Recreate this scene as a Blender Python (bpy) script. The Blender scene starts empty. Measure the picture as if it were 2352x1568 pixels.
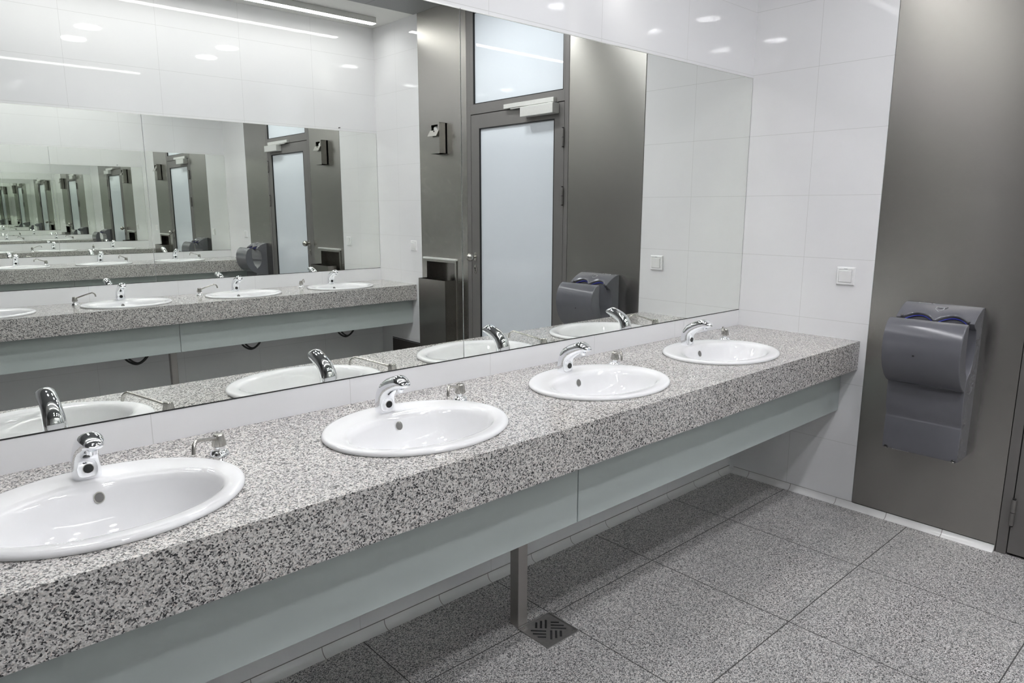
import bpy, bmesh, math, random
from mathutils import Vector, Matrix
random.seed(7)
sc = bpy.context.scene
C = sc.collection

# ------------------------------------------------------------------ camera
F_PX = 1611.49
YAW, PITCH, ROLL = 0.835493, -0.187574, 0.001738
cam_d = bpy.data.cameras.new('camera')
cam_d.sensor_fit = 'HORIZONTAL'; cam_d.sensor_width = 36.0
cam_d.lens = F_PX * 36.0 / 2352.0
cam_d.clip_start = 0.05; cam_d.clip_end = 60
cam = bpy.data.objects.new('camera', cam_d); C.objects.link(cam)
fw = Vector((math.cos(YAW)*math.cos(PITCH), math.sin(YAW)*math.cos(PITCH), math.sin(PITCH)))
rt = Vector((math.sin(YAW), -math.cos(YAW), 0)); up = rt.cross(fw)
r2 = rt*math.cos(ROLL) + up*math.sin(ROLL); u2 = up*math.cos(ROLL) - rt*math.sin(ROLL)
m = Matrix((( r2.x, u2.x, -fw.x, -3.50863), (r2.y, u2.y, -fw.y, -2.00991), (r2.z, u2.z, -fw.z, 1.48296), (0, 0, 0, 1)))
cam.matrix_world = m
sc.camera = cam

# ------------------------------------------------------------------ world, exposure, light levels
w = bpy.data.worlds.new('world'); sc.world = w; w.use_nodes = True
w.node_tree.nodes['Background'].inputs[0].default_value = (.8, .85, .9, 1)
w.node_tree.nodes['Background'].inputs[1].default_value = 0.05
sc.view_settings.view_transform = 'Standard'; sc.view_settings.look = 'None'
sc.view_settings.exposure = 1.22; sc.view_settings.gamma = 1.0; sc.view_settings.use_curve_mapping = False
TUBE = 9.2        # emission of the linear fittings
SPOT = 44.0        # emission of the round downlights
cy = sc.cycles
cy.max_bounces = 18; cy.diffuse_bounces = 4; cy.glossy_bounces = 16; cy.transmission_bounces = 4
cy.caustics_reflective = True; cy.blur_glossy = 0.0
cy.sample_clamp_indirect = 30.0
cy.use_denoising = True

# ------------------------------------------------------------------ measured layout (metres)
# x runs along the counters to the end wall (x = 0); the near mirror wall is y = 0 and the room lies at y < 0
W = 3.709                       # width between the two mirror walls
D1, D2, D3, D4 = 0.690, 1.313, 2.390, 3.028   # end wall: tile | steel | door | steel | tile
H = 3.034                       # ceiling
XB = -7.0                       # back wall
XC = -4.1                       # counters and mirrors end here, behind the camera
ZC, HC, DC = 0.850, 0.140, 0.657
ZO, HO, DO = 0.822, 0.133, 0.585

# ------------------------------------------------------------------ node helpers
class NT:
    def __init__(s, name):
        s.m = bpy.data.materials.new(name); s.m.use_nodes = True
        s.t = s.m.node_tree; s.b = s.t.nodes['Principled BSDF']; s.out = s.t.nodes['Material Output']
    def n(s, typ, **kw):
        nd = s.t.nodes.new(typ)
        for k, v in kw.items(): setattr(nd, k, v)
        return nd
    def l(s, a, b): s.t.links.new(a, b)
    def set(s, **kw):
        for k, v in kw.items(): s.b.inputs[k.replace('_', ' ')].default_value = v
    def math(s, op, a, b=None, clamp=False):
        nd = s.n('ShaderNodeMath', operation=op); nd.use_clamp = clamp
        for i, q in enumerate((a, b)):
            if q is None: continue
            if isinstance(q, (int, float)): nd.inputs[i].default_value = q
            else: s.l(q, nd.inputs[i])
        return nd.outputs[0]
    def pos(s):
        g = s.n('ShaderNodeNewGeometry'); return g.outputs['Position']
    def xyz(s, v):
        nd = s.n('ShaderNodeSeparateXYZ'); s.l(v, nd.inputs[0]); return nd.outputs
    def scale(s, v, sx, sy, sz):
        nd = s.n('ShaderNodeVectorMath', operation='MULTIPLY'); s.l(v, nd.inputs[0]); nd.inputs[1].default_value = (sx, sy, sz)
        return nd.outputs[0]
    def noise(s, v, sc_, detail=2.0, rough=.5):
        nd = s.n('ShaderNodeTexNoise'); s.l(v, nd.inputs['Vector']); nd.inputs['Scale'].default_value = sc_
        nd.inputs['Detail'].default_value = detail; nd.inputs['Roughness'].default_value = rough
        return nd.outputs['Fac']
    def ramp(s, fac, stops, interp='LINEAR'):
        nd = s.n('ShaderNodeValToRGB'); cr = nd.color_ramp; cr.interpolation = interp
        while len(cr.elements) < len(stops): cr.elements.new(.5)
        for e, (p, c) in zip(cr.elements, stops): e.position = p; e.color = (*c, 1)
        s.l(fac, nd.inputs[0]); return nd.outputs[0]
    def mix(s, fac, a, b):
        nd = s.n('ShaderNodeMix', data_type='RGBA')
        for i, q in ((0, fac), (6, a), (7, b)):
            if isinstance(q, (int, float)): nd.inputs[i].default_value = q
            elif isinstance(q, tuple): nd.inputs[i].default_value = (*q, 1)
            else: s.l(q, nd.inputs[i])
        return nd.outputs[2]
    def joints(s, axes):
        # axes: list of (socket, origin, pitch, width) -> 0..1 mask of the joint lines
        out = None
        for sock, o, p, wd in axes:
            d = s.math('PINGPONG', s.math('SUBTRACT', sock, o), p/2)
            k = s.math('LESS_THAN', d, wd/2)
            out = k if out is None else s.math('MAXIMUM', out, k)
        return out
    def bump(s, h, strength, dist=.001):
        nd = s.n('ShaderNodeBump'); nd.inputs['Strength'].default_value = strength; nd.inputs['Distance'].default_value = dist
        s.l(h, nd.inputs['Height']); s.l(nd.outputs[0], s.b.inputs['Normal'])

def plain(name, col, rough=.5, metal=0.0, spec=.5, var=.04, vscale=60.):
    t = NT(name); t.set(Roughness=rough, Metallic=metal)
    t.b.inputs['Specular IOR Level'].default_value = spec
    tc = t.n('ShaderNodeTexCoord').outputs['Object']
    f = t.noise(tc, vscale, 3)
    lo = tuple(c*(1-var) for c in col); hi = tuple(min(1, c*(1+var)) for c in col)
    t.l(t.ramp(f, [(.3, lo), (.7, hi)]), t.b.inputs['Base Color'])
    return t.m

def emit(name, col, strength):
    t = NT(name); t.set(Roughness=.4)
    t.b.inputs['Base Color'].default_value = (.85, .85, .85, 1)
    t.b.inputs['Emission Color'].default_value = (*col, 1); t.b.inputs['Emission Strength'].default_value = strength
    return t.m

def wall_tile(name, axis):
    t = NT(name); t.set(Roughness=.06)
    x, y, z = t.xyz(t.pos())
    if axis == 'x': ax = [(x, -.598, .6025, .002)]
    else: ax = [(y, -.345, .3450, .002)]
    if axis == 'e':
        ax = [(t.math('PINGPONG', t.math('ADD', y, W/2), 10.0), W/2-.345, 9.0, .002)]
    ax.append((z, .936, .3065, .002))
    k = t.joints(ax)
    p = t.pos()
    cloud = t.ramp(t.noise(p, 1.7, 3), [(.3, (.775, .775, .79)), (.7, (.805, .805, .815))])
    t.l(t.mix(k, cloud, (.57, .57, .57)), t.b.inputs['Base Color'])
    t.l(t.math('ADD', t.math('MULTIPLY', k, .5), .03), t.b.inputs['Roughness'])
    h = t.math('MULTIPLY', k, -1.0)
    t.bump(h, .03, .0015)
    return t.m

def granite(name, cell, stops, rough, joint=False, spec=.5):
    t = NT(name)
    p = t.pos()
    warp = t.n('ShaderNodeTexNoise'); t.l(p, warp.inputs['Vector']); warp.inputs['Scale'].default_value = cell*.9
    warp.inputs['Detail'].default_value = 2
    sub = t.n('ShaderNodeVectorMath', operation='SUBTRACT'); t.l(warp.outputs['Color'], sub.inputs[0]); sub.inputs[1].default_value = (.5, .5, .5)
    scl = t.n('ShaderNodeVectorMath', operation='SCALE'); t.l(sub.outputs[0], scl.inputs[0]); scl.inputs['Scale'].default_value = 1.3/cell
    add = t.n('ShaderNodeVectorMath', operation='ADD'); t.l(p, add.inputs[0]); t.l(scl.outputs[0], add.inputs[1])
    v = t.n('ShaderNodeTexVoronoi', feature='F1'); v.inputs['Scale'].default_value = cell; t.l(add.outputs[0], v.inputs['Vector'])
    rnd = t.n('ShaderNodeSeparateColor'); t.l(v.outputs['Color'], rnd.inputs[0])
    cl = t.noise(p, cell*.28, 2)
    f = t.math('ADD', t.math('MULTIPLY', rnd.outputs[0], .72), t.math('MULTIPLY', cl, .42))
    f = t.math('SUBTRACT', f, .07)
    col = t.ramp(f, stops)
    tint = t.ramp(rnd.outputs[1], [(.0, (1.0, .985, .97)), (.75, (1, 1, 1)), (1, (1.06, .97, .92))])
    mm = t.n('ShaderNodeMix', data_type='RGBA', blend_type='MULTIPLY'); mm.inputs[0].default_value = 1
    t.l(col, mm.inputs[6]); t.l(tint, mm.inputs[7]); col = mm.outputs[2]
    big = t.ramp(t.noise(p, 3.0, 3), [(.3, (.93, .93, .93)), (.7, (1.05, 1.045, 1.03))])
    m2 = t.n('ShaderNodeMix', data_type='RGBA', blend_type='MULTIPLY'); m2.inputs[0].default_value = 1
    t.l(col, m2.inputs[6]); t.l(big, m2.inputs[7]); col = m2.outputs[2]
    if joint:
        x, y, z = t.xyz(p)
        k = t.joints([(x, -.585, .609, .004), (y, -.350, .6115, .004)])
        col = t.mix(k, col, (.07, .068, .065))
        t.l(t.math('ADD', t.math('MULTIPLY', k, .4), rough), t.b.inputs['Roughness'])
    else: t.set(Roughness=rough)
    t.b.inputs['Specular IOR Level'].default_value = spec
    t.l(col, t.b.inputs['Base Color'])
    return t.m

def brushed(name, col, rough, dirs=(2, 2, 1500), aniso=.8, spread=.004, tan=(0, 0, 1)):
    t = NT(name); t.set(Metallic=1.0, Roughness=rough)
    p = t.pos()
    f = t.noise(t.scale(p, *dirs), 1.0, 2)
    lo = tuple(c*.985 for c in col); hi = tuple(c*1.015 for c in col)
    t.l(t.ramp(f, [(.3, lo), (.7, hi)]), t.b.inputs['Base Color'])
    t.l(t.math('ADD', t.math('MULTIPLY', f, spread*2), rough-spread), t.b.inputs['Roughness'])
    t.b.inputs['Anisotropic'].default_value = aniso
    tg = t.n('ShaderNodeCombineXYZ')
    for i in range(3): tg.inputs[i].default_value = tan[i]
    t.l(tg.outputs[0], t.b.inputs['Tangent'])
    return t.m

def satin_glass(name, col, trans, rough):
    t = NT(name)
    t.b.inputs['Base Color'].default_value = (*col, 1); t.set(Roughness=rough)
    tr = t.n('ShaderNodeBsdfTranslucent'); tr.inputs[0].default_value = (*[c*1.0 for c in col], 1)
    mx = t.n('ShaderNodeMixShader'); mx.inputs[0].default_value = trans
    t.l(t.b.outputs[0], mx.inputs[1]); t.l(tr.outputs[0], mx.inputs[2]); t.l(mx.outputs[0], t.out.inputs[0])
    f = t.noise(t.n('ShaderNodeTexCoord').outputs['Object'], 900., 1)
    if rough > .1: t.bump(f, .15, .0003)
    return t.m

M = {}
M['tile_side'] = wall_tile('white_wall_tile', 'x')
M['tile_end'] = wall_tile('white_end_wall_tile', 'e')
M['granite'] = granite('grey_granite', 320., [(0.0, (.012, .012, .014)), (.20, (.035, .035, .038)), (.30, (.17, .168, .17)), (.44, (.41, .40, .395)), (.62, (.58, .565, .555)), (.88, (.74, .73, .72))], .14)
M['floor'] = granite('floor_granite', 380., [(0.0, (.02, .02, .022)), (.24, (.05, .05, .053)), (.36, (.18, .18, .183)), (.50, (.40, .396, .398)), (.70, (.59, .585, .585)), (.9, (.72, .715, .71))], .30, True, .35)
M['steel'] = brushed('brushed_steel', (.40, .387, .365), .27)
M['steel_bin'] = brushed('dark_brushed_steel', (.27, .255, .24), .26)
M['post'] = brushed('brushed_steel_post', (.40, .38, .365), .34, aniso=.3)
M['drain_steel'] = plain('worn_drain_steel', (.46, .45, .44), .30, .95, var=.08, vscale=90)
M['chrome'] = plain('polished_chrome', (.86, .87, .89), .045, 1.0, var=.01)
M['nickel'] = plain('satin_nickel', (.50, .485, .455), .25, .95, var=.02)
M['alu'] = plain('silver_aluminium', (.68, .68, .66), .38, .55, var=.02)
M['frame'] = plain('grey_painted_metal', (.17, .162, .156), .42, .25, var=.03, vscale=8)
M['gap'] = plain('black_gap', (.01, .01, .011), .7)
M['porcelain'] = plain('white_porcelain', (.75, .75, .76), .04, var=.005)
M['plastic'] = plain('white_plastic', (.84, .84, .84), .3, var=.01)
M['black'] = plain('black_plastic', (.012, .012, .013), .25)
M['rubber'] = plain('black_hose_rubber', (.02, .02, .02), .5)
M['dryer'] = plain('grey_lacquered_plastic', (.145, .145, .163), .13, .1, var=.02, vscale=20)
M['dryer_in'] = plain('dark_grey_plastic', (.06, .06, .075), .35)
M['blue'] = plain('blue_led_plastic', (.03, .04, .42), .3)
M['mark'] = plain('pale_print', (.5, .5, .52), .4)
M['darkmark'] = plain('dark_print', (.06, .06, .07), .4)
M['bore'] = plain('overflow_bore', (.16, .155, .15), .5)
M['satin'] = satin_glass('green_satin_glass', (.56, .615, .605), .22, .32)
M['frost'] = satin_glass('frosted_white_glass', (.66, .70, .75), .0, .03)
M['ceil_white'] = plain('white_ceiling_paint', (.72, .72, .70), .8, var=.01)
M['bronze'] = plain('dark_bronze_panel', (.06, .052, .047), .4, .4)
M['tube'] = emit('lamp_diffuser', (1.0, .99, .985), TUBE)
M['spot'] = emit('downlight_lens', (.96, .975, 1.0), SPOT)
t = NT('cove_tile'); t.set(Roughness=.1)
px, py, pz = t.xyz(t.pos())
k = t.joints([(px, -1.58, .2435, .003), (py, -.614, .2435, .003)])
k = t.math('MAXIMUM', k, t.math('GREATER_THAN', pz, .0295))
t.l(t.mix(k, (.78, .78, .775), (.30, .29, .28)), t.b.inputs['Base Color']); M['cove'] = t.m
t = NT('grey_ceiling_panel'); t.set(Roughness=.5)
px, py, pz = t.xyz(t.pos())
k = t.joints([(px, -.45, .60, .006)])
t.l(t.mix(k, (.235, .24, .245), (.12, .12, .12)), t.b.inputs['Base Color']); M['ceil_grey'] = t.m
t = NT('mirror_glass'); t.set(Metallic=1.0, Roughness=0.0)
f = t.noise(t.pos(), .6, 0)
t.l(t.ramp(f, [(.2, (.905, .925, .895)), (.8, (.91, .93, .90))]), t.b.inputs['Base Color'])
M['mirror'] = t.m

# ------------------------------------------------------------------ mesh helpers
def obj(name, bm, mats, parent=None, loc=None, smooth=False, bevel=0, seg=2, angle=.6):
    me = bpy.data.meshes.new(name); bmesh.ops.recalc_face_normals(bm, faces=bm.faces); bm.to_mesh(me); bm.free()
    for mt in (mats if isinstance(mats, (list, tuple)) else [mats]): me.materials.append(mt)
    o = bpy.data.objects.new(name, me); C.objects.link(o)
    if parent: o.parent = parent
    if loc: o.location = loc
    if smooth:
        for p in me.polygons: p.use_smooth = True
        me.set_sharp_from_angle(angle=angle)
    if bevel:
        b = o.modifiers.new('bevel', 'BEVEL'); b.width = bevel; b.segments = seg; b.limit_method = 'ANGLE'; b.angle_limit = .6
        for p in me.polygons: p.use_smooth = True
        b.harden_normals = True
    return o

def box(bm, x0, x1, y0, y1, z0, z1, mi=0):
    vs = [bm.verts.new((x, y, z)) for x in (x0, x1) for y in (y0, y1) for z in (z0, z1)]
    for q in ((0, 1, 3, 2), (4, 6, 7, 5), (0, 4, 5, 1), (2, 3, 7, 6), (0, 2, 6, 4), (1, 5, 7, 3)):
        f = bm.faces.new([vs[i] for i in q]); f.material_index = mi
    return vs

def bx(*a): bm = bmesh.new(); box(bm, *a); return bm

def loft(bm, rings, close=True, cap0=True, cap1=True, mi=0):
    vr = [[bm.verts.new(p) for p in r] for r in rings]
    n = len(vr[0])
    for a, b in zip(vr, vr[1:]):
        for i in range(n if close else n-1):
            j = (i+1) % n
            f = bm.faces.new((a[i], a[j], b[j], b[i])); f.material_index = mi
    if cap0: bm.faces.new(vr[0][::-1]).material_index = mi
    if cap1: bm.faces.new(vr[-1]).material_index = mi
    return vr

def lathe(bm, prof, n=32, c=(0, 0, 0), mi=0, flute=None):
    rings = []
    for k, (r, z) in enumerate(prof):
        ring = []
        for i in range(n):
            a = 2*math.pi*i/n
            rr = r*(1 + (flute if (flute and i % 2) else 0))
            ring.append((c[0]+rr*math.cos(a), c[1]+rr*math.sin(a), c[2]+z))
        rings.append(ring)
    loft(bm, rings, mi=mi)

def tube(bm, pts, r, n=12, mi=0):
    pts = [Vector(p) for p in pts]; rings = []
    up_ = Vector((0, 0, 1))
    prev = None
    for i, p in enumerate(pts):
        d = (pts[min(i+1, len(pts)-1)] - pts[max(i-1, 0)]).normalized()
        if prev is None:
            a = d.cross(up_ if abs(d.z) < .95 else Vector((1, 0, 0))).normalized()
        else: a = (prev - d*prev.dot(d)).normalized()
        prev = a; b = d.cross(a)
        rr = r[i] if isinstance(r, (list, tuple)) else r
        rings.append([tuple(p + a*rr*math.cos(2*math.pi*k_/n) + b*rr*math.sin(2*math.pi*k_/n)) for k_ in range(n)])
    loft(bm, rings, mi=mi)

def disc(bm, c, nrm, r, n=32, th=.001, mi=0, ry=None):
    nrm = Vector(nrm).normalized(); a = nrm.cross(Vector((1, 0, 0)) if abs(nrm.x) < .9 else Vector((0, 1, 0))).normalized(); b = nrm.cross(a)
    c = Vector(c); ry = ry or r
    rings = [[tuple(c + nrm*h + a*r*s_*math.cos(2*math.pi*k_/n) + b*ry*s_*math.sin(2*math.pi*k_/n)) for k_ in range(n)] for h, s_ in ((0, 1), (th, 1))]
    loft(bm, rings, mi=mi)

def curve_pts(ctrl, n=8):
    # Catmull-Rom through control points
    P = [Vector(c) for c in ctrl]; P = [P[0]*2-P[1]] + P + [P[-1]*2-P[-2]]; out = []
    for i in range(1, len(P)-2):
        for k_ in range(n):
            t_ = k_/n; a, b, c, d = P[i-1], P[i], P[i+1], P[i+2]
            out.append(.5*((2*b) + (c-a)*t_ + (2*a-5*b+4*c-d)*t_*t_ + (3*b-a-3*c+d)*t_**3))
    out.append(P[-2]); return [tuple(p) for p in out]

def tag(o, label, cat, group=None):
    o['label'] = label; o['category'] = cat
    if group: o['group'] = group
    return o
def struct(o): o['kind'] = 'structure'; return o
def thing(name, label, cat, loc=(0, 0, 0), rz=0., group=None):
    o = bpy.data.objects.new(name, None); C.objects.link(o); o.empty_display_size = .05
    o.location = loc; o.rotation_euler = (0, 0, rz)
    return tag(o, label, cat, group)
def dup(root, label, loc, rz=None):
    r = root.copy(); C.objects.link(r); r.location = loc; r['label'] = label
    if rz is not None: r.rotation_euler = (0, 0, rz)
    for ch in root.children:
        c = ch.copy(); C.objects.link(c); c.parent = r
        for g in ch.children:
            d = g.copy(); C.objects.link(d); d.parent = c
    return r

# ------------------------------------------------------------------ room shell
struct(obj('floor', bx(XB-.2, .4, -W-.2, .2, -.15, 0), M['floor']))
bm = bmesh.new()
box(bm, XB-.2, .4, -W+.63, -.63, H, H+.15, 0)
box(bm, XB-.2, .4, -.63, .2, H, H+.15, 1); box(bm, XB-.2, .4, -W-.2, -W+.63, H, H+.15, 1)
struct(obj('ceiling', bm, [M['ceil_grey'], M['ceil_white']]))
ZMT, ZMB, OMT, OMB = 2.150, .935, 2.147, .932
bm = bmesh.new()
box(bm, XB-.2, .4, 0, .15, -.05, ZMB); box(bm, XB-.2, .4, 0, .15, ZMT, H); box(bm, XB-.2, .4, .008, .15, ZMB, ZMT); box(bm, XB-.2, XC-.002, 0, .008, ZMB, ZMT)
struct(obj('wall_left', bm, M['tile_side']))
bm = bmesh.new()
box(bm, XB-.2, .4, -W-.15, -W, -.05, OMB); box(bm, XB-.2, .4, -W-.15, -W, OMT, H); box(bm, XB-.2, .4, -W-.15, -W-.008, OMB, OMT); box(bm, XB-.2, XC-.002, -W-.008, -W, OMB, OMT)
struct(obj('wall_right', bm, M['tile_side']))
bm = bmesh.new()
box(bm, 0, .2, -D1, .0, -.05, H); box(bm, 0, .2, -W, -D4, -.05, H); box(bm, .25, .4, -W, 0, -.05, H)
struct(obj('wall_end', bm, M['tile_end']))
struct(obj('wall_back', bx(XB-.2, XB, -W, 0, -.05, H), M['frame']))

# cove skirting of quarter-round tile
def cove(name, p0, p1, nrm):
    p0 = Vector(p0); p1 = Vector(p1); nrm = Vector(nrm); R_ = .027; prof = [(0, 0), (0, R_+.004), (.003, R_+.004)]
    for i in range(9):
        a = math.pi/2*i/8; prof.append((.003+R_*(1-math.cos(a)) , .001+R_*(1-math.sin(a)) + 0))
    prof.append((R_+.003, 0))
    bm = bmesh.new()
    loft(bm, [[tuple(p + nrm*u + Vector((0, 0, 1))*v) for u, v in prof] for p in (p0, p1)])
    return struct(obj(name, bm, M['cove'], smooth=True, angle=.9))
cove('baseboard_left', (XB, 0, 0), (0, 0, 0), (0, -1, 0))
cove('baseboard_right', (XB, -W, 0), (0, -W, 0), (0, 1, 0))
cove('baseboard_end', (0, -.03, 0), (0, -D2+.006, 0), (-1, 0, 0))

# ------------------------------------------------------------------ end wall: steel panels, door
p = tag(obj('steel_panel', bx(-.003, .2, -D2+.002, -D1-.002, 0, H), M['steel'], bevel=.0015), 'tall brushed steel wall panel carrying the grey hand dryer', 'wall panel', 'brushed steel wall panels')
bm = bmesh.new()
HY0, HY1, HZ0, HZ1 = -2.945, -2.556, .86, 1.040
y0, y1 = -D4+.002, -D3-.002
for a in ((y0, HY0, 0, H), (HY1, y1, 0, H), (HY0, HY1, 0, HZ0), (HY0, HY1, HZ1, H)): box(bm, -.003, .012, a[0], a[1], a[2], a[3])
bmesh.ops.remove_doubles(bm, verts=bm.verts, dist=1e-5)
p2 = tag(obj('steel_panel', bm, M['steel']), 'tall brushed steel wall panel with the recessed waste bin opening', 'wall panel', 'brushed steel wall panels')

# door frame + transom
FX = -.004
bm = bmesh.new()
LY0, LY1, LZT = -2.338, -1.355, 2.176      # leaf
TZ0, TZ1 = 2.253, 2.905
box(bm, FX, .1, -D3, LY0-.004, 0, H); box(bm, FX, .1, LY1+.004, -D2, 0, H)
box(bm, FX, .1, LY0-.004, LY1+.004, LZT+.005, TZ0); box(bm, FX, .1, LY0-.004, LY1+.004, TZ1, H)
box(bm, FX, .1, LY0-.004, -2.308, TZ0, TZ1); box(bm, FX, .1, -1.366, LY1+.004, TZ0, TZ1)
box(bm, .07, .1, LY0-.004, LY1+.004, 0, LZT+.005)
fr = struct(obj('trim_1', bm, M['frame'], bevel=.0015))
bm = bmesh.new(); box(bm, -.034, FX, -1.93, -1.427, 2.181, 2.212)
obj('closer_rail', bm, M['alu'], fr, bevel=.003)['label'] = 'silver slide rail of the door closer'
w1 = struct(obj('window_1', bx(.012, .022, -2.310, -1.364, TZ0-.002, TZ1+.002), M['frost']))
# dark rubber seal around the panes
def seal(name, y0, y1, z0, z1, x, parent):
    bm = bmesh.new(); s_ = .006
    box(bm, x, x+.016, y0, y0+s_, z0, z1); box(bm, x, x+.016, y1-s_, y1, z0, z1); box(bm, x, x+.016, y0+s_, y1-s_, z0, z0+s_); box(bm, x, x+.016, y0+s_, y1-s_, z1-s_, z1)
    return obj(name, bm, M['gap'], parent)
seal('glazing_seal', -2.308, -1.366, TZ0, TZ1, -.002, w1)
# leaf
door = bpy.data.objects.new('door_1', None); C.objects.link(door); struct(door); door.location = (0, LY1, 0)
def dl(bm, name, mats, **k):
    for v in bm.verts: v.co.y -= LY1
    return obj(name, bm, mats, door, **k)
GY0, GY1, GZ0, GZ1 = -2.242, -1.445, .13, 2.076
bm = bmesh.new(); z0 = .012
box(bm, -.002, .04, LY0, GY0, z0, LZT); box(bm, -.002, .04, GY1, LY1, z0, LZT); box(bm, -.002, .04, GY0, GY1, z0, GZ0); box(bm, -.002, .04, GY0, GY1, GZ1, LZT)
leaf = dl(bm, 'leaf', M['frame'])
bm = bmesh.new(); box(bm, .010, .020, GY0-.002, GY1+.002, GZ0-.002, GZ1+.002); pane = dl(bm, 'glass_pane', M['frost'])
bm = bmesh.new(); s_ = .006; x = -.003
for a in ((GY0, GY0+s_, GZ0, GZ1), (GY1-s_, GY1, GZ0, GZ1), (GY0+s_, GY1-s_, GZ0, GZ0+s_), (GY0+s_, GY1-s_, GZ1-s_, GZ1)): box(bm, x, x+.014, *a)
dl(bm, 'glazing_seal', M['gap'])
for hz in (1.948, 1.565, .2):
    bm = bmesh.new()
    lathe(bm, [(.009, -.058), (.0095, -.056), (.0095, -.0015)], 16, (-.011, LY1-.002, hz)); lathe(bm, [(.0095, .0015), (.0095, .056), (.009, .058)], 16, (-.011, LY1-.002, hz))
    lathe(bm, [(.007, -.064), (.007, .064)], 12, (-.011, LY1-.002, hz), 1)
    dl(bm, 'hinge', [M['frame'], M['gap']], smooth=True)
bm = bmesh.new(); box(bm, -.066, -.002, -1.722, -1.403, 2.105, 2.172); cb = dl(bm, 'closer_body', M['alu'], bevel=.004)
bm = bmesh.new(); box(bm, -.03, -.016, -1.86, -1.47, 2.1735, 2.1795); box(bm, -.034, -.012, -1.48, -1.45, 2.170, 2.1815); dl(bm, 'closer_arm', M['alu'])
KY, KZ = -2.296, 1.107
bm = bmesh.new(); prof = [(.0, 0), (.010, 0), (.010, .018), (.013, .024)]
for i in range(13):
    a = math.pi*(.12+.88*i/12); prof.append((max(.0005, .031*math.sin(a)), .052-.031*math.cos(a)))
lathe(bm, prof[1:], 32)
bmesh.ops.rotate(bm, verts=bm.verts, cent=(0, 0, 0), matrix=Matrix.Rotation(-math.pi/2, 3, 'Y'))
bmesh.ops.translate(bm, verts=bm.verts, vec=(-.004, KY, KZ)); knob = dl(bm, 'knob', M['nickel'], smooth=True)
def oval_plate(cy_, cz, ry, rz_, th, hole=False):
    bm = bmesh.new(); n = 32
    rings = [[(-.002-h, cy_+ry*s_*math.cos(2*math.pi*i/n), cz+rz_*s_*math.sin(2*math.pi*i/n)) for i in range(n)] for h, s_ in ((0, 1), (th*.7, 1), (th, .86))]
    loft(bm, rings)
    if hole:
        box(bm, -.002-th-.001, -.002-th, cy_-.004, cy_+.004, cz-.018, cz+.004, 1); disc(bm, (-.002-th, cy_, cz+.008), (-1, 0, 0), .008, 20, .001, 1)
    return bm
dl(oval_plate(KY, KZ, .017, .034, .006), 'rosette', M['nickel'], smooth=True)
dl(oval_plate(KY, 1.010, .017, .034, .006, True), 'keyhole_plate', [M['nickel'], M['black']], smooth=True)
struct(obj('trim_2', bx(.041, .06, LY0, LY1, 0, LZT), M['gap']))

# waste bin
bn = thing('waste_bin', 'tall dark steel waste bin recessed in the steel wall panel beyond the door', 'waste bin', (0, -2.74, 0))
bm = bmesh.new()     # recess lining
ry0, ry1 = HY0+2.74, HY1+2.74
box(bm, .098, .105, ry0, ry1, HZ0, HZ1); box(bm, .012, .098, ry0-.004, ry0, HZ0, HZ1); box(bm, .012, .098, ry1, ry1+.004, HZ0, HZ1); box(bm, .012, .098, ry0, ry1, HZ1, HZ1+.004); box(bm, .012, .098, ry0, ry1, HZ0-.004, HZ0)
obj('recess', bm, M['steel_bin'], bn)
bm = bmesh.new()
a0, a1 = -.225, .205
box(bm, -.012, -.003, a0, ry0, .16, 1.062); box(bm, -.012, -.003, ry1, a1, .16, 1.062); box(bm, -.012, -.003, ry0, ry1, 1.040, 1.062)
obj('flange', bm, M['steel'], bn, bevel=.002)
bm = bmesh.new(); box(bm, -.03, -.003, a0-.012, a1+.012, 1.062, 1.076); obj('lip', bm, M['alu'], bn, bevel=.003)
bm = bmesh.new(); b0, b1, zt = -.17, .20, .905
box(bm, -.124, -.121, b0, b1, .17, zt); box(bm, -.121, -.012, b0, b0+.003, .17, zt); box(bm, -.121, -.012, b1-.003, b1, .17, zt); box(bm, -.121, -.012, b0+.003, b1-.003, .17, .173); box(bm, -.015, -.012, b0+.003, b1-.003, .17, zt-.04)
obj('container', bm, M['steel_bin'], bn)
bm = bmesh.new()     # crumpled black liner
n1, n2 = 14, 8; g = [[bm.verts.new((-.119+.1*j/n2, b0+.006+(b1-b0-.012)*i/n1, zt-.035+random.uniform(-.014, .022)*(0 if i in (0, n1) or j in (0, n2) else 1))) for j in range(n2+1)] for i in range(n1+1)]
for i in range(n1):
    for j in range(n2): bm.faces.new((g[i][j], g[i+1][j], g[i+1][j+1], g[i][j+1]))
obj('liner', bm, M['black'], bn)
bm = bmesh.new(); lathe(bm, [(.006, 0), (.008, .006), (.006, .012), (.001, .014)], 16); bmesh.ops.rotate(bm, verts=bm.verts, cent=(0, 0, 0), matrix=Matrix.Rotation(-math.pi/2, 3, 'Y')); bmesh.ops.translate(bm, verts=bm.verts, vec=(.097, .09, .93)); obj('lock', bm, M['nickel'], bn, smooth=True)

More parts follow.
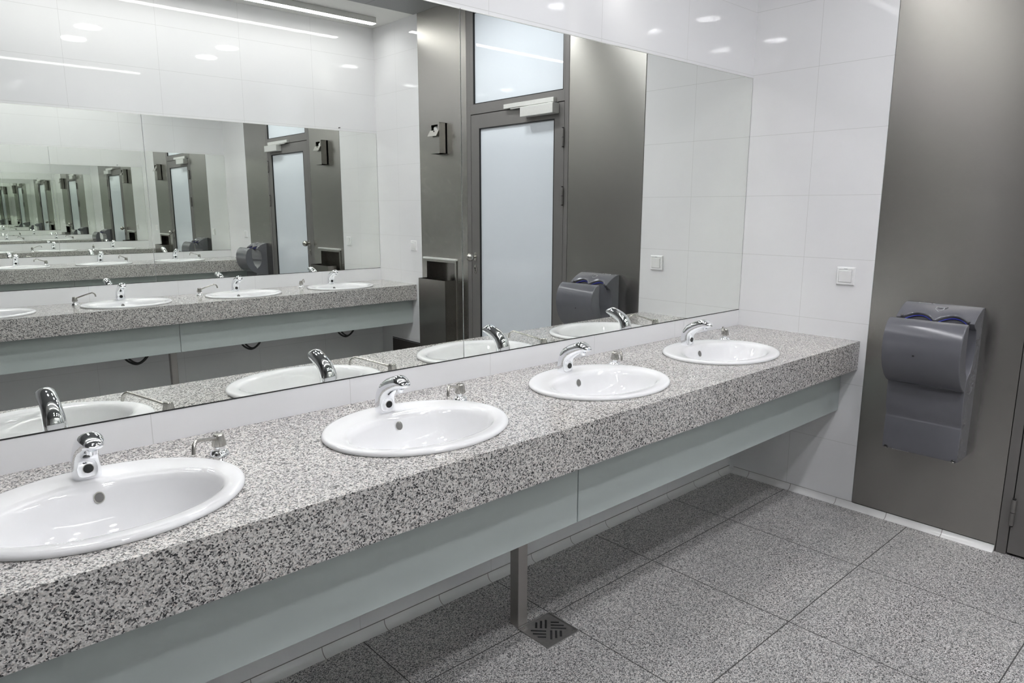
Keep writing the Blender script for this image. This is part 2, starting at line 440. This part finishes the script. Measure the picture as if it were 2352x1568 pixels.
# air freshener with open flap
af = thing('air_freshener', 'small steel dispenser box with open flap high on the steel panel above the bin', 'dispenser', (0, -2.717, 1.912))
bm = bmesh.new(); hw = .063
box(bm, -.072, -.069, -hw, hw, 0, .175); box(bm, -.072, -.069, -hw, -hw+.02, .175, .222); box(bm, -.072, -.069, hw-.02, hw, .175, .222); box(bm, -.072, -.069, -hw, hw, .222, .238)
box(bm, -.069, -.003, -hw, -hw+.003, 0, .238); box(bm, -.069, -.003, hw-.003, hw, 0, .238); box(bm, -.069, -.003, -hw, hw, 0, .003); box(bm, -.069, -.003, -hw, hw, .235, .238); box(bm, -.012, -.003, -hw, hw, 0, .238)
obj('case', bm, M['steel'], af)
bm = bmesh.new(); loft(bm, [[(-.0725, -hw+.004, .178), (-.074, -hw+.004, .1795), (-.100, -hw+.004, .134), (-.0985, -hw+.004, .132)], [(-.0725, hw-.004, .178), (-.074, hw-.004, .1795), (-.100, hw-.004, .134), (-.0985, hw-.004, .132)]])
fl = obj('flap', bm, M['nickel'], af)
bm = bmesh.new(); disc(bm, (-.078, 0, .171), (-1, 0, .6), .006, 16, .0035); obj('knob', bm, M['black'], fl)
bm = bmesh.new(); lathe(bm, [(.028, .1), (.028, .2), (.02, .21), (.001, .215)], 24, (-.038, -.01, 0)); obj('canister', bm, M['alu'], af, smooth=True)

# access panel low on the end wall under the opposite counter
ap = tag(obj('access_panel', bx(-.004, -.0005, -3.53, -D4-.005, .04, .292), M['bronze'], bevel=.0015), 'low dark bronze access panel in end wall beneath the opposite counter', 'access panel')
obj('shadow_gap', bx(-.003, -.0005, -3.53, -D4-.005, .296, .303), M['gap'], ap)

# light switches
def switch(y, label):
    s = thing('light_switch', label, 'light switch', (0, y, 1.161), 0, 'white wall switches')
    bm = bmesh.new(); hw = .0435
    rings = [[(x_, sy*hw*k_, sz*hw*k_) for sy, sz in ((-1, -1), (1, -1), (1, 1), (-1, 1))] for x_, k_ in ((0, 1), (-.006, 1), (-.011, .92), (-.011, .72), (-.008, .70))]
    loft(bm, rings, cap0=True, cap1=True); obj('cover_plate', bm, M['plastic'], s, bevel=.001)
    bm = bmesh.new(); h2 = .0295
    loft(bm, [[(-.008, -h2, -h2), (-.008, h2, -h2), (-.008, h2, h2), (-.008, -h2, h2)], [(-.0125, -h2, -h2), (-.0125, h2, -h2), (-.0185, h2, h2-.002), (-.0185, -h2, h2-.002)]])
    obj('rocker', bm, M['plastic'], s, bevel=.0015)
    bm = bmesh.new(); box(bm, -.0125, -.011, -.008, .008, .034, .037); obj('indicator', bm, M['mark'], s)
    return s
switch(-.563, 'white square light switch on the near tile strip beside the hand dryer panel')
switch(-3.145, 'white square light switch on the far tile strip beside the waste bin panel')

# ------------------------------------------------------------------ hand dryer
hd = thing('hand_dryer', 'grey slot hand dryer mounted on the steel wall panel', 'hand dryer', (-.002, -1.004, .396))
HWD = .154
def scal(u):       # scalloped lip, u in -1..1 : 0 at the dips, 1 at the two arches
    a = abs(u)
    return max(0., math.sin(math.pi*(a-.04)/.80))**.8 if .04 < a < .84 else 0.
back_prof = [(0, 0), (-.125, 0), (-.130, .02), (-.127, .148), (-.1255, .153), (-.1235, .156), (-.1235, .161), (-.126, .172), (-.132, .190), (-.137, .213), (-.139, .240), (-.142, .300), (-.142, .325)]
body = []
ny = 48
for i in range(ny+1):
    u = -1 + 2*i/ny; y = u*HWD
    s_ = scal(u)
    ring = [(x_, y, z_) for x_, z_ in back_prof]
    ring += [(-.135, y, .372), (-.118, y, .388), (-.100, y, .400), (-.080, y, .435), (-.068, y, .49), (-.070, y, .54), (-.082, y, .58)]
    lipx = -.118 + .034*s_; lipz = .612 + .022*s_
    ring += [(lipx+.012, y, lipz-.018), (lipx, y, lipz-.006), (lipx-.003, y, lipz), (lipx, y, lipz+.006)]
    for k_ in range(1, 7):
        q = k_/6; x_ = lipx*(1-q) + (-.004)*q; z_ = .672 - .054*(abs(x_)/.118)**1.7
        if k_ == 1: z_ = max(z_, lipz+.004)
        ring.append((x_, y, z_))
    ring.append((0, y, .672))
    body.append(ring)
bm = bmesh.new(); loft(bm, body)
obj('back_housing', bm, M['dryer'], hd, smooth=True, angle=.75, bevel=.005, seg=3)
# front drum
fp = [(-.140, .318), (-.170, .330), (-.205, .355), (-.235, .395), (-.254, .44), (-.262, .49), (-.258, .54), (-.245, .58), (-.225, .605), (-.205, .617), (-.190, .618), (-.183, .608), (-.184, .585), (-.186, .55), (-.183, .50), (-.172, .45), (-.155, .41), (-.138, .392), (-.132, .372), (-.138, .33)]
bm = bmesh.new(); pr = fp
nyy = 24; rings = []
for i in range(nyy+1):
    u = -1+2*i/nyy; y = u*(HWD-.001)
    rings.append([(x_, y, z_) for x_, z_ in pr])
loft(bm, rings)
obj('front_drum', bm, M['dryer'], hd, smooth=True, angle=.75, bevel=.005, seg=3)
bm = bmesh.new()
for sg in (-1, 1):
    pts = []
    for i in range(15):
        u = sg*(.07+.76*i/14); s_ = scal(u); pts.append((-.118+.034*s_-.003+.010, u*HWD, .612+.022*s_-.013))
    tube(bm, pts, .003, 8)
obj('led_strip', bm, M['blue'], hd, smooth=True)  # blue colour stands in for the lit LED lines on the lip
for u in (-.85, .85):
    bm = bmesh.new(); disc(bm, (-.116, u*HWD, .6165), (-.55, 0, 1), .0072, 20, .0035); disc(bm, (-.1185, u*HWD, .6205), (-.55, 0, 1), .004, 12, .0015, 1); obj('screw', bm, [M['dryer_in'], M['nickel']], hd)
for u in (-.84, .84):
    bm = bmesh.new(); disc(bm, (-.1415, u*HWD, .292), (-1, 0, 0), .0085, 20, .0018); obj('screw_cap', bm, M['dryer'], hd, smooth=True)
for u in (-.9, .9):
    bm = bmesh.new(); disc(bm, (-.116, u*HWD, .010), (-.8, 0, -.8), .010, 16, .012); disc(bm, (-.1262, u*HWD, -.0002), (-.8, 0, -.8), .005, 12, .002, 1); obj('foot', bm, [M['black'], M['nickel']], hd)
bm = bmesh.new(); disc(bm, (-.2612, .023, .469), (-1, 0, -.05), .0022, 12, .0015, 0, .004); obj('sensor_dot', bm, M['black'], hd)
# pictogram and small print on the top face
def topz(x_): return .672 - .054*(abs(x_)/.118)**1.7
bm = bmesh.new()
def strip(pts, wd, mi):
    tube(bm, [(x_, y_, topz(x_)+.0012) for x_, y_ in pts], wd, 6, mi)
strip([(-.050, .016), (-.066, .015), (-.078, 0), (-.066, -.015), (-.050, -.016), (-.050, .016)], .0011, 0)
strip([(-.056, .009), (-.053, .005), (-.056, .001)], .0015, 1); strip([(-.056, -.001), (-.053, -.005), (-.056, -.009)], .0015, 1); strip([(-.058, -.020), (-.044, -.027)], .0016, 1)
obj('pictogram', bm, [M['mark'], M['darkmark']], hd)
bm = bmesh.new()
for i in range(13):
    yy = .098 - i*.0052
    if i == 10: continue
    hgt = .0035 if i % 3 else .0045
    strip([(-.016, yy), (-.016-hgt, yy-.0015)], .0009, 0)
obj('small_print', bm, M['mark'], hd)
bm = bmesh.new()
for i in range(9): box(bm, -.118, -.104, .045+.008*i, .049+.008*i, -.004, .002)
obj('intake_grille', bm, M['mark'], hd)

# ------------------------------------------------------------------ counters
def counter(name, label, x0, x1, yw, sgn, zt, hh, depth, holes, yc):
    # yw: wall y ; sgn -1: counter reaches towards -y
    bm = bmesh.new(); th = .03; a_, b_ = .270, .220
    xs = sorted(h for h in holes); cuts = [x0] + [(p_+q_)/2 for p_, q_ in zip(xs, xs[1:])] + [x1]
    N = 96
    ya, yb = yw, yw+sgn*depth
    for h, c0, c1 in zip(xs, cuts, cuts[1:]):
        cyy = yw+sgn*yc
        ang = [2*math.pi*i/N for i in range(N)]
        lo, hi = min(ya, yb), max(ya, yb)
        cor = [(c0, lo), (c1, lo), (c1, hi), (c0, hi)]
        idx = {}
        for c_ in cor:
            aa = math.atan2(c_[1]-cyy, c_[0]-h) % (2*math.pi); idx[int(round(aa/(2*math.pi)*N)) % N] = c_
        for z_, flip in ((zt, 1), (zt-th, 0)):
            e = []; r = []
            for i, t_ in enumerate(ang):
                cx, sx = math.cos(t_), math.sin(t_)
                e.append(bm.verts.new((h+a_*cx, cyy+b_*sx, z_)))
                if i in idx: q = idx[i]
                else:
                    tx = ((c1-h)/cx if cx > 1e-9 else (c0-h)/cx if cx < -1e-9 else 1e9); ty = ((hi-cyy)/sx if sx > 1e-9 else (lo-cyy)/sx if sx < -1e-9 else 1e9)
                    k_ = min(tx, ty); q = (h+cx*k_, cyy+sx*k_)
                r.append(bm.verts.new((q[0], q[1], z_)))
            for i in range(N):
                j = (i+1) % N; bm.faces.new((e[i], e[j], r[j], r[i]))
            if z_ == zt: etop = e
            else:
                for i in range(N):
                    j = (i+1) % N; bm.faces.new((etop[i], etop[j], e[j], e[i]))
    ym = yb-sgn*.03
    lo, hi = min(ym, yb), max(ym, yb)
    # apron: front and underside faces, flush with the slab edge
    vs = lambda *p_: [bm.verts.new(q) for q in p_]
    zb = zt-hh
    bm.faces.new(vs((x0, yb, zt), (x1, yb, zt), (x1, yb, zb), (x0, yb, zb)))
    bm.faces.new(vs((x0, yb, zb), (x1, yb, zb), (x1, ym, zb), (x0, ym, zb)))
    bm.faces.new(vs((x0, ym, zb), (x1, ym, zb), (x1, ym, zt-th), (x0, ym, zt-th)))
    for xx in (x0, x1):
        bm.faces.new(vs((xx, ya, zt), (xx, yb, zt), (xx, yb, zb), (xx, ym, zb), (xx, ym, zt-th), (xx, ya, zt-th)))
    bm.faces.new(vs((x0, ya, zt), (x1, ya, zt), (x1, ya, zt-th), (x0, ya, zt-th)))
    bmesh.ops.remove_doubles(bm, verts=bm.verts, dist=1e-5)
    return tag(obj(name, bm, M['granite']), label, 'countertop', 'long granite washroom counters')
SX = [-.7546, -1.5738, -2.3838, -3.1976]
OX = [-.590, -1.418, -2.240, -3.062]
counter('granite_counter', 'long grey granite counter in front, running along the mirror with chrome faucets', XC, -.001, -.001, -1, ZC, HC, DC, SX, .356)
counter('granite_counter', 'grey granite counter on the opposite wall, seen only as a reflection', XC, -.001, -W+.001, 1, ZO, HO, DO, OX, .312)

# satin glass aprons under the counters
def apron(x0, x1, y, z0, z1, label):
    return tag(obj('glass_apron', bx(x0, x1, y-.005, y+.005, z0, z1), M['satin'], bevel=.0015), label, 'glass panel', 'green satin glass aprons')
apron(-1.930, -.003, -.578, .488, ZC-.031, 'green satin glass apron under the near counter, between the post and the end wall')
apron(XC, -1.934, -.578, .488, ZC-.031, 'green satin glass apron under the near counter, on the camera side of the post')
apron(-1.972, -.003, -W+.515, .475, ZO-.031, 'green satin glass apron under the opposite counter, at its bin end')
apron(XC, -1.976, -W+.515, .475, ZO-.031, 'green satin glass apron under the opposite counter, away from the bin')
# posts
def post(x, y, zt, label):
    r = thing('counter_post', label, 'support post', (x, y, 0), 0, 'square steel counter posts')
    obj('shaft', bx(-.0225, .0225, -.0225, .0225, 0, zt), M['post'], r, bevel=.003)
    return r
post(-1.935, -.309, ZC-.031, 'square brushed steel post under the near counter, beside the floor drain')
post(-1.985, -W+.345, ZO-.031, 'square brushed steel post under the opposite counter, seen in the mirror')

# ------------------------------------------------------------------ mirrors
def mirror(x0, x1, yf, sgn, z0, z1, label):
    # yf: glass face ; sgn: direction into the wall
    o = thing('wall_mirror', label, 'mirror', ((x0+x1)/2, yf, z0), 0, 'large frameless wall mirrors')
    hx = (x1-x0)/2; hh = z1-z0
    def b(name, a, mt): 
        bm = bmesh.new(); y0_, y1_ = sorted((a[2]*sgn, a[3]*sgn)); box(bm, a[0], a[1], y0_, y1_, a[4], a[5]); return obj(name, bm, mt, o)
    b('glass', (-hx, hx, 0, .005, .0035, hh-.0035), M['mirror'])
    b('top_edge_highlight', (-hx, hx, -.0015, .005, hh-.0035, hh), M['alu'])  # bright strip added for the highlight along the glass's top edge
    b('bottom_gap_line', (-hx, hx, -.0008, .005, 0, .0035), M['gap'])  # black strip standing in for the dark gap below the glass
    return o
mirror(-1.9305, -.002, -.0005, 1, ZMB, ZMT, 'wide frameless mirror above the near counter, at the end-wall side')
mirror(XC, -1.9335, -.0005, 1, ZMB, ZMT, 'wide frameless mirror above the near counter, at the left of photo')
mo = mirror(-1.9535, -.002, -W+.0005, -1, OMB, OMT, 'frameless mirror above the opposite counter, near the waste bin')
bm = bmesh.new(); box(bm, .600, .606, .0005, .004, OMT-OMB+.016, OMT-OMB+.024); box(bm, .609, .616, .0005, .004, OMT-OMB+.018, OMT-OMB+.026); obj('smudge', bm, M['black'], mo)  # two small black marks for a smudge on the tile above
mirror(XC, -1.9565, -W+.0005, -1, OMB, OMT, 'frameless mirror above the opposite counter, away from the waste bin')

# ------------------------------------------------------------------ sinks
def make_sink(label, loc, rz):
    s = thing('oval_sink', label, 'sink', loc, rz, 'white oval countertop sinks')
    n = 96; bm = bmesh.new()
    def el(a_, b_, yo, z_, p_=2.0):
        return [(a_*math.copysign(abs(math.cos(t_))**(2/p_), math.cos(t_)), yo+b_*math.copysign(abs(math.sin(t_))**(2/p_), math.sin(t_)), z_) for t_ in (2*math.pi*i/n for i in range(n))]
    rings = [el(.270, .221, 0, -.004), el(.284, .235, 0, .0005), el(.2865, .2375, 0, .004), el(.2855, .2365, 0, .009), el(.281, .232, 0, .0128), el(.274, .225, 0, .0142),
             el(.262, .200, -.012, .0132), el(.248, .172, -.024, .0118), el(.238, .158, -.029, .0095), el(.231, .151, -.030, .004), el(.224, .145, -.030, -.008),
             el(.212, .137, -.030, -.035), el(.192, .122, -.030, -.070), el(.160, .100, -.028, -.100), el(.115, .072, -.026, -.118), el(.06, .045, -.022, -.127), el(.024, .024, -.02, -.131)]
    out = [el(.028, .028, -.02, -.142), el(.075, .055, -.022, -.137), el(.125, .080, -.026, -.128), el(.172, .110, -.028, -.110), el(.204, .132, -.030, -.080), el(.224, .148, -.030, -.040), el(.235, .160, -.029, -.012), el(.250, .20, -.015, -.006)]
    loft(bm, out + rings, cap0=False, cap1=False)
    bas = obj('basin', bm, M['porcelain'], s, smooth=True, angle=1.2)
    bm = bmesh.new(); lathe(bm, [(.030, .0), (.030, .003), (.022, .004), (.020, .0015), (.004, .001)], 32, (0, -.02, -.1315)); obj('drain', bm, M['chrome'], s, smooth=True)
    # overflow: ring and dark bore on the rear bowl wall
    c = Vector((.004, .1088, -.022)); nr = Vector((0, -1, .30)).normalized()
    bm = bmesh.new(); disc(bm, c, nr, .0135, 32, .0012, 0, .0115); disc(bm, c+nr*.0011, nr, .0115, 32, .0008, 1, .0095); obj('overflow', bm, [M['nickel'], M['bore']], s)
    return s
def make_faucet(label, loc, rz):
    s = thing('sensor_faucet', label, 'faucet', loc, rz, 'chrome sensor faucets')
    S = [((-.015, 0), (.037, 0), .060), ((-.016, .004), (.038, .004), .0615), ((-.016, .027), (.036, .027), .060), ((-.014, .050), (.037, .042), .057), ((-.006, .072), (.043, .052), .054), ((.010, .092), (.055, .063), .051),
         ((.038, .109), (.075, .074), .050), ((.068, .1205), (.098, .084), .050), ((.094, .1285), (.115, .0905), .050), ((.098, .1285), (.118, .0915), .0485), ((.112, .1245), (.127, .095), .044), ((.124, .1185), (.133, .098), .036), ((.134, .112), (.138, .1015), .024)]
    n = 40; rings = []
    for (of, oz), (jf, jz), wd in S:
        cf, cz = (of+jf)/2, (oz+jz)/2; af_, az = (of-jf)/2, (oz-jz)/2; ring = []
        for i in range(n):
            t_ = 2*math.pi*i/n; cc, ss = math.cos(t_), math.sin(t_)
            ex = .62 if ss < 0 else .95
            kx = math.copysign(abs(cc)**ex, cc)*wd/2; ks = math.copysign(abs(ss)**(.75 if ss < 0 else .95), ss)
            ring.append((kx, -(cf+af_*ks), cz+az*ks))
        rings.append(ring)
    bm = bmesh.new(); loft(bm, rings); obj('body', bm, M['chrome'], s, smooth=True, angle=.9)
    bm = bmesh.new(); disc(bm, (0, -.0355, .0255), (0, -1, -.02), .0118, 28, .0014); disc(bm, (.0, -.0368, .0255), (0, -1, -.02), .0104, 28, .0009, 1); obj('sensor_window', bm, [M['nickel'], M['black']], s)
    bm = bmesh.new(); nrm = Vector((0, .42, -1)).normalized(); disc(bm, (0, -.103, .092), nrm, .0125, 24, .010); disc(bm, Vector((0, -.103, .092))+nrm*.0098, nrm, .010, 24, .001, 1); obj('aerator', bm, [M['chrome'], M['darkmark']], s, smooth=True)
    return s
def make_soap(label, loc, rz, spout):
    s = thing('soap_dispenser', label, 'soap dispenser', loc, rz, 'counter soap pumps')
    bm = bmesh.new(); lathe(bm, [(.0235, 0), (.0245, .002), (.0235, .008), (.019, .0135), (.0145, .0155)], 32); obj('flange', bm, M['chrome'], s, smooth=True)
    bm = bmesh.new(); lathe(bm, [(.0145, .013), (.0145, .027)], 28); obj('collar', bm, M['chrome'], s, smooth=True)
    bm = bmesh.new(); lathe(bm, [(.0155, .0255), (.0178, .028), (.0175, .034), (.0135, .055), (.0118, .0575), (.004, .0582)], 40, flute=-.045); obj('pump_head', bm, M['nickel'], s, smooth=True, angle=.35)
    dx, dy, dz = spout; L = math.hypot(dx, dy); ux, uy = dx/L, dy/L
    ctrl = [(ux*.010, uy*.010, .0475), (dx*.35, dy*.35, .0475+(dz)*.35), (dx*.9, dy*.9, .0475+dz*.93), (dx*.985, dy*.985, .0475+dz*.95), (dx+ux*.010, dy+uy*.010, .0475+dz*.72), (dx+ux*.015, dy+uy*.015, .0475+dz*.2)]
    bm = bmesh.new(); tube(bm, curve_pts(ctrl, 6), .0048, 14); sp = obj('spout', bm, M['nickel'], s, smooth=True)
    return s
NAMES = ['at the end wall', 'second from the end wall', 'third from the end wall', 'cut by left photo edge']
ON = ['beside the waste bin', 'second from the waste bin', 'third from the waste bin', 'fourth from the waste bin']
def sub(s_, kind): return s_
s0 = make_sink('white oval sink in the near counter, ' + NAMES[0], (SX[0], -.356, ZC), 0)
for x_, n_ in zip(SX[1:], NAMES[1:]): dup(s0, 'white oval sink in the near counter, ' + n_, (x_, -.356, ZC))
for x_, n_ in zip(OX, ON): dup(s0, 'white oval sink in the opposite counter, ' + n_, (x_, -W+.312, ZO), math.pi)
f0 = make_faucet('chrome sensor faucet on the near counter sink at the end wall', (SX[0]-.004, -.170, ZC+.0128), 0)
for x_, n_ in zip(SX[1:], ['second from the end wall', 'third from the end wall', 'cut by left photo edge']): dup(f0, 'chrome sensor faucet on the near counter sink ' + n_, (x_-.004, -.170, ZC+.0128))
for x_, n_ in zip(OX, ON): dup(f0, 'chrome sensor faucet on the opposite counter sink ' + n_, (x_, -W+.126, ZO+.0128), math.pi)
# soap pumps: every spout is turned its own way
for x_, sp, n_ in ((-.478, (-.122, -.060, .038), 'right of the end-wall sink'), (-1.310, (-.095, -.108, .038), 'between the first two sinks from the end wall'), (-2.112, (-.112, -.088, .036), 'between the two middle sinks'), (-2.905, (-.088, -.100, .034), 'right of the sink cut by left photo edge')):
    make_soap('nickel soap pump on the near counter, ' + n_, (x_, -.208, ZC), 0, sp)
for x_, sp, n_ in ((OX[0]-.28, (-.02, .09, .030), 'left of the sink beside the bin'), (OX[1]-.28, (.105, .045, .036), 'left of second sink from the bin'), (OX[2]-.285, (.105, .045, .036), 'left of third sink from the bin')):
    make_soap('nickel soap pump on the opposite counter, ' + n_, (x_, -W+.150, ZO), 0, sp)
# supply hoses hanging below the opposite basins
for x_, n_ in zip(OX[:3], ON):
    h = thing('supply_hose', 'black looped water hose hanging under the opposite counter, ' + n_, 'hose', (x_+.02, -W+.33, .392), 0, 'looped hoses under opposite basins')
    for dy_, rr, dd in ((0, .10, 0), (.03, .085, .012)):
        bm = bmesh.new(); tube(bm, curve_pts([(-rr, dy_, .27), (-rr*.95, dy_, .14), (-rr*.7, dy_, .045+dd), (0, dy_, 0+dd), (rr*.7, dy_, .045+dd), (rr*.95, dy_, .14), (rr, dy_, .27)], 8), .007, 10)
        obj('hose', bm, M['rubber'], h, smooth=True)

# ------------------------------------------------------------------ floor drain
fd = thing('floor_drain', 'square steel floor drain grate beside the counter post', 'floor drain', (-1.884, -.411, 0))
bm = bmesh.new(); hs = .079
for a in ((-hs, hs, -hs, -hs+.006), (-hs, hs, hs-.006, hs), (-hs, -hs+.006, -hs+.006, hs-.006), (hs-.006, hs, -hs+.006, hs-.006)): box(bm, *a, .0005, .004)
obj('rim', bm, M['drain_steel'], fd, bevel=.001)
bm = bmesh.new(); box(bm, -hs+.007, hs-.007, -hs+.007, hs-.007, .0005, .0025)
r_ = math.sqrt(.5)
def slot(u, v, lu, lv, mi, z0, z1):
    # u: image-right diagonal (+x,-y), v: image-up diagonal (+x,+y)
    c4 = [(u-lu, v-lv), (u+lu, v-lv), (u+lu, v+lv), (u-lu, v+lv)]
    pr_ = [((a+b)*r_, (b-a)*r_) for a, b in c4]
    loft(bm, [[(x_, y_, z0) for x_, y_ in pr_], [(x_, y_, z1) for x_, y_ in pr_]], mi=mi)
for off, ve, ho, he in ((.0098, .0575, .010, .063), (.027, .050, .028, .055), (.044, .040, .046, .038)):
    for sg in (1, -1):
        slot(-sg*off, sg*(.006+ve)/2, .0038, (ve-.006)/2, 1, .0025, .0029)          # slots running up the picture
        slot(-sg*off, sg*(.006+ve)/2 + (ve-.006)/2 + .0022, .0038, .0016, 0, .0025, .0042)
        slot(sg*(.008+he)/2, sg*ho-.002, (he-.008)/2, .0026, 1, .0025, .0029)
        slot(sg*(.008+he)/2, sg*ho+.0028, (he-.008)/2, .0018, 0, .0025, .0046)
obj('grate', bm, [M['drain_steel'], M['gap']], fd)
for u in (-.088, .088):
    bm = bmesh.new(); lathe(bm, [(.0045, 0), (.0045, .002), (.002, .003)], 16, (u*r_, -u*r_, .0025)); obj('screw', bm, M['nickel'], fd, smooth=True)

# ------------------------------------------------------------------ ceiling lights
def linear(x0, x1, y, label):
    o = thing('linear_light', label, 'ceiling light', ((x0+x1)/2, y, H), 0, 'linear ceiling lights over the counters')
    hx = (x1-x0)/2
    bm = bmesh.new(); box(bm, -hx, hx, -.035, .035, -.046, -.0005); obj('housing', bm, M['alu'], o, bevel=.002)
    n = 8; pr_ = [(-.031, -.046), (.031, -.046), (.031, -.048), (.027, -.050), (-.027, -.050), (-.031, -.048)]
    bm = bmesh.new(); loft(bm, [[(xx, y_, z_) for y_, z_ in pr_] for xx in (-hx+.004, hx-.004)]); obj('diffuser', bm, M['tube'], o)
    return o
linear(-3.08, -.18, -W+.318, 'long glowing linear ceiling light above the opposite counter')
linear(-4.0, -1.0, -.318, 'long glowing linear ceiling light above the near counter')
d0 = None
rows = {-1.52: 'near row', -2.10: 'far row'}
cnt = ['first', 'second', 'third', 'fourth', 'fifth']
for yy, rn in rows.items():
    for i, xx in enumerate((-.675, -1.88, -3.0)):
        lab = f'round recessed downlight, {cnt[i]} from the end wall in the {rn}'
        if d0 is None:
            d0 = thing('downlight', lab, 'ceiling light', (xx, yy, H), 0, 'round recessed downlights')
            bm = bmesh.new(); n = 40
            loft(bm, [[(r*math.cos(2*math.pi*i_/n), r*math.sin(2*math.pi*i_/n), z_) for i_ in range(n)] for r, z_ in ((.112, -.0005), (.112, -.003), (.102, -.005), (.100, -.0005))], cap0=False, cap1=False); obj('trim_ring', bm, M['plastic'], d0, smooth=True)
            bm = bmesh.new(); disc(bm, (0, 0, -.0005), (0, 0, -1), .0985, 40, .0015); obj('lens', bm, M['spot'], d0)
        else: dup(d0, lab, (xx, yy, H))
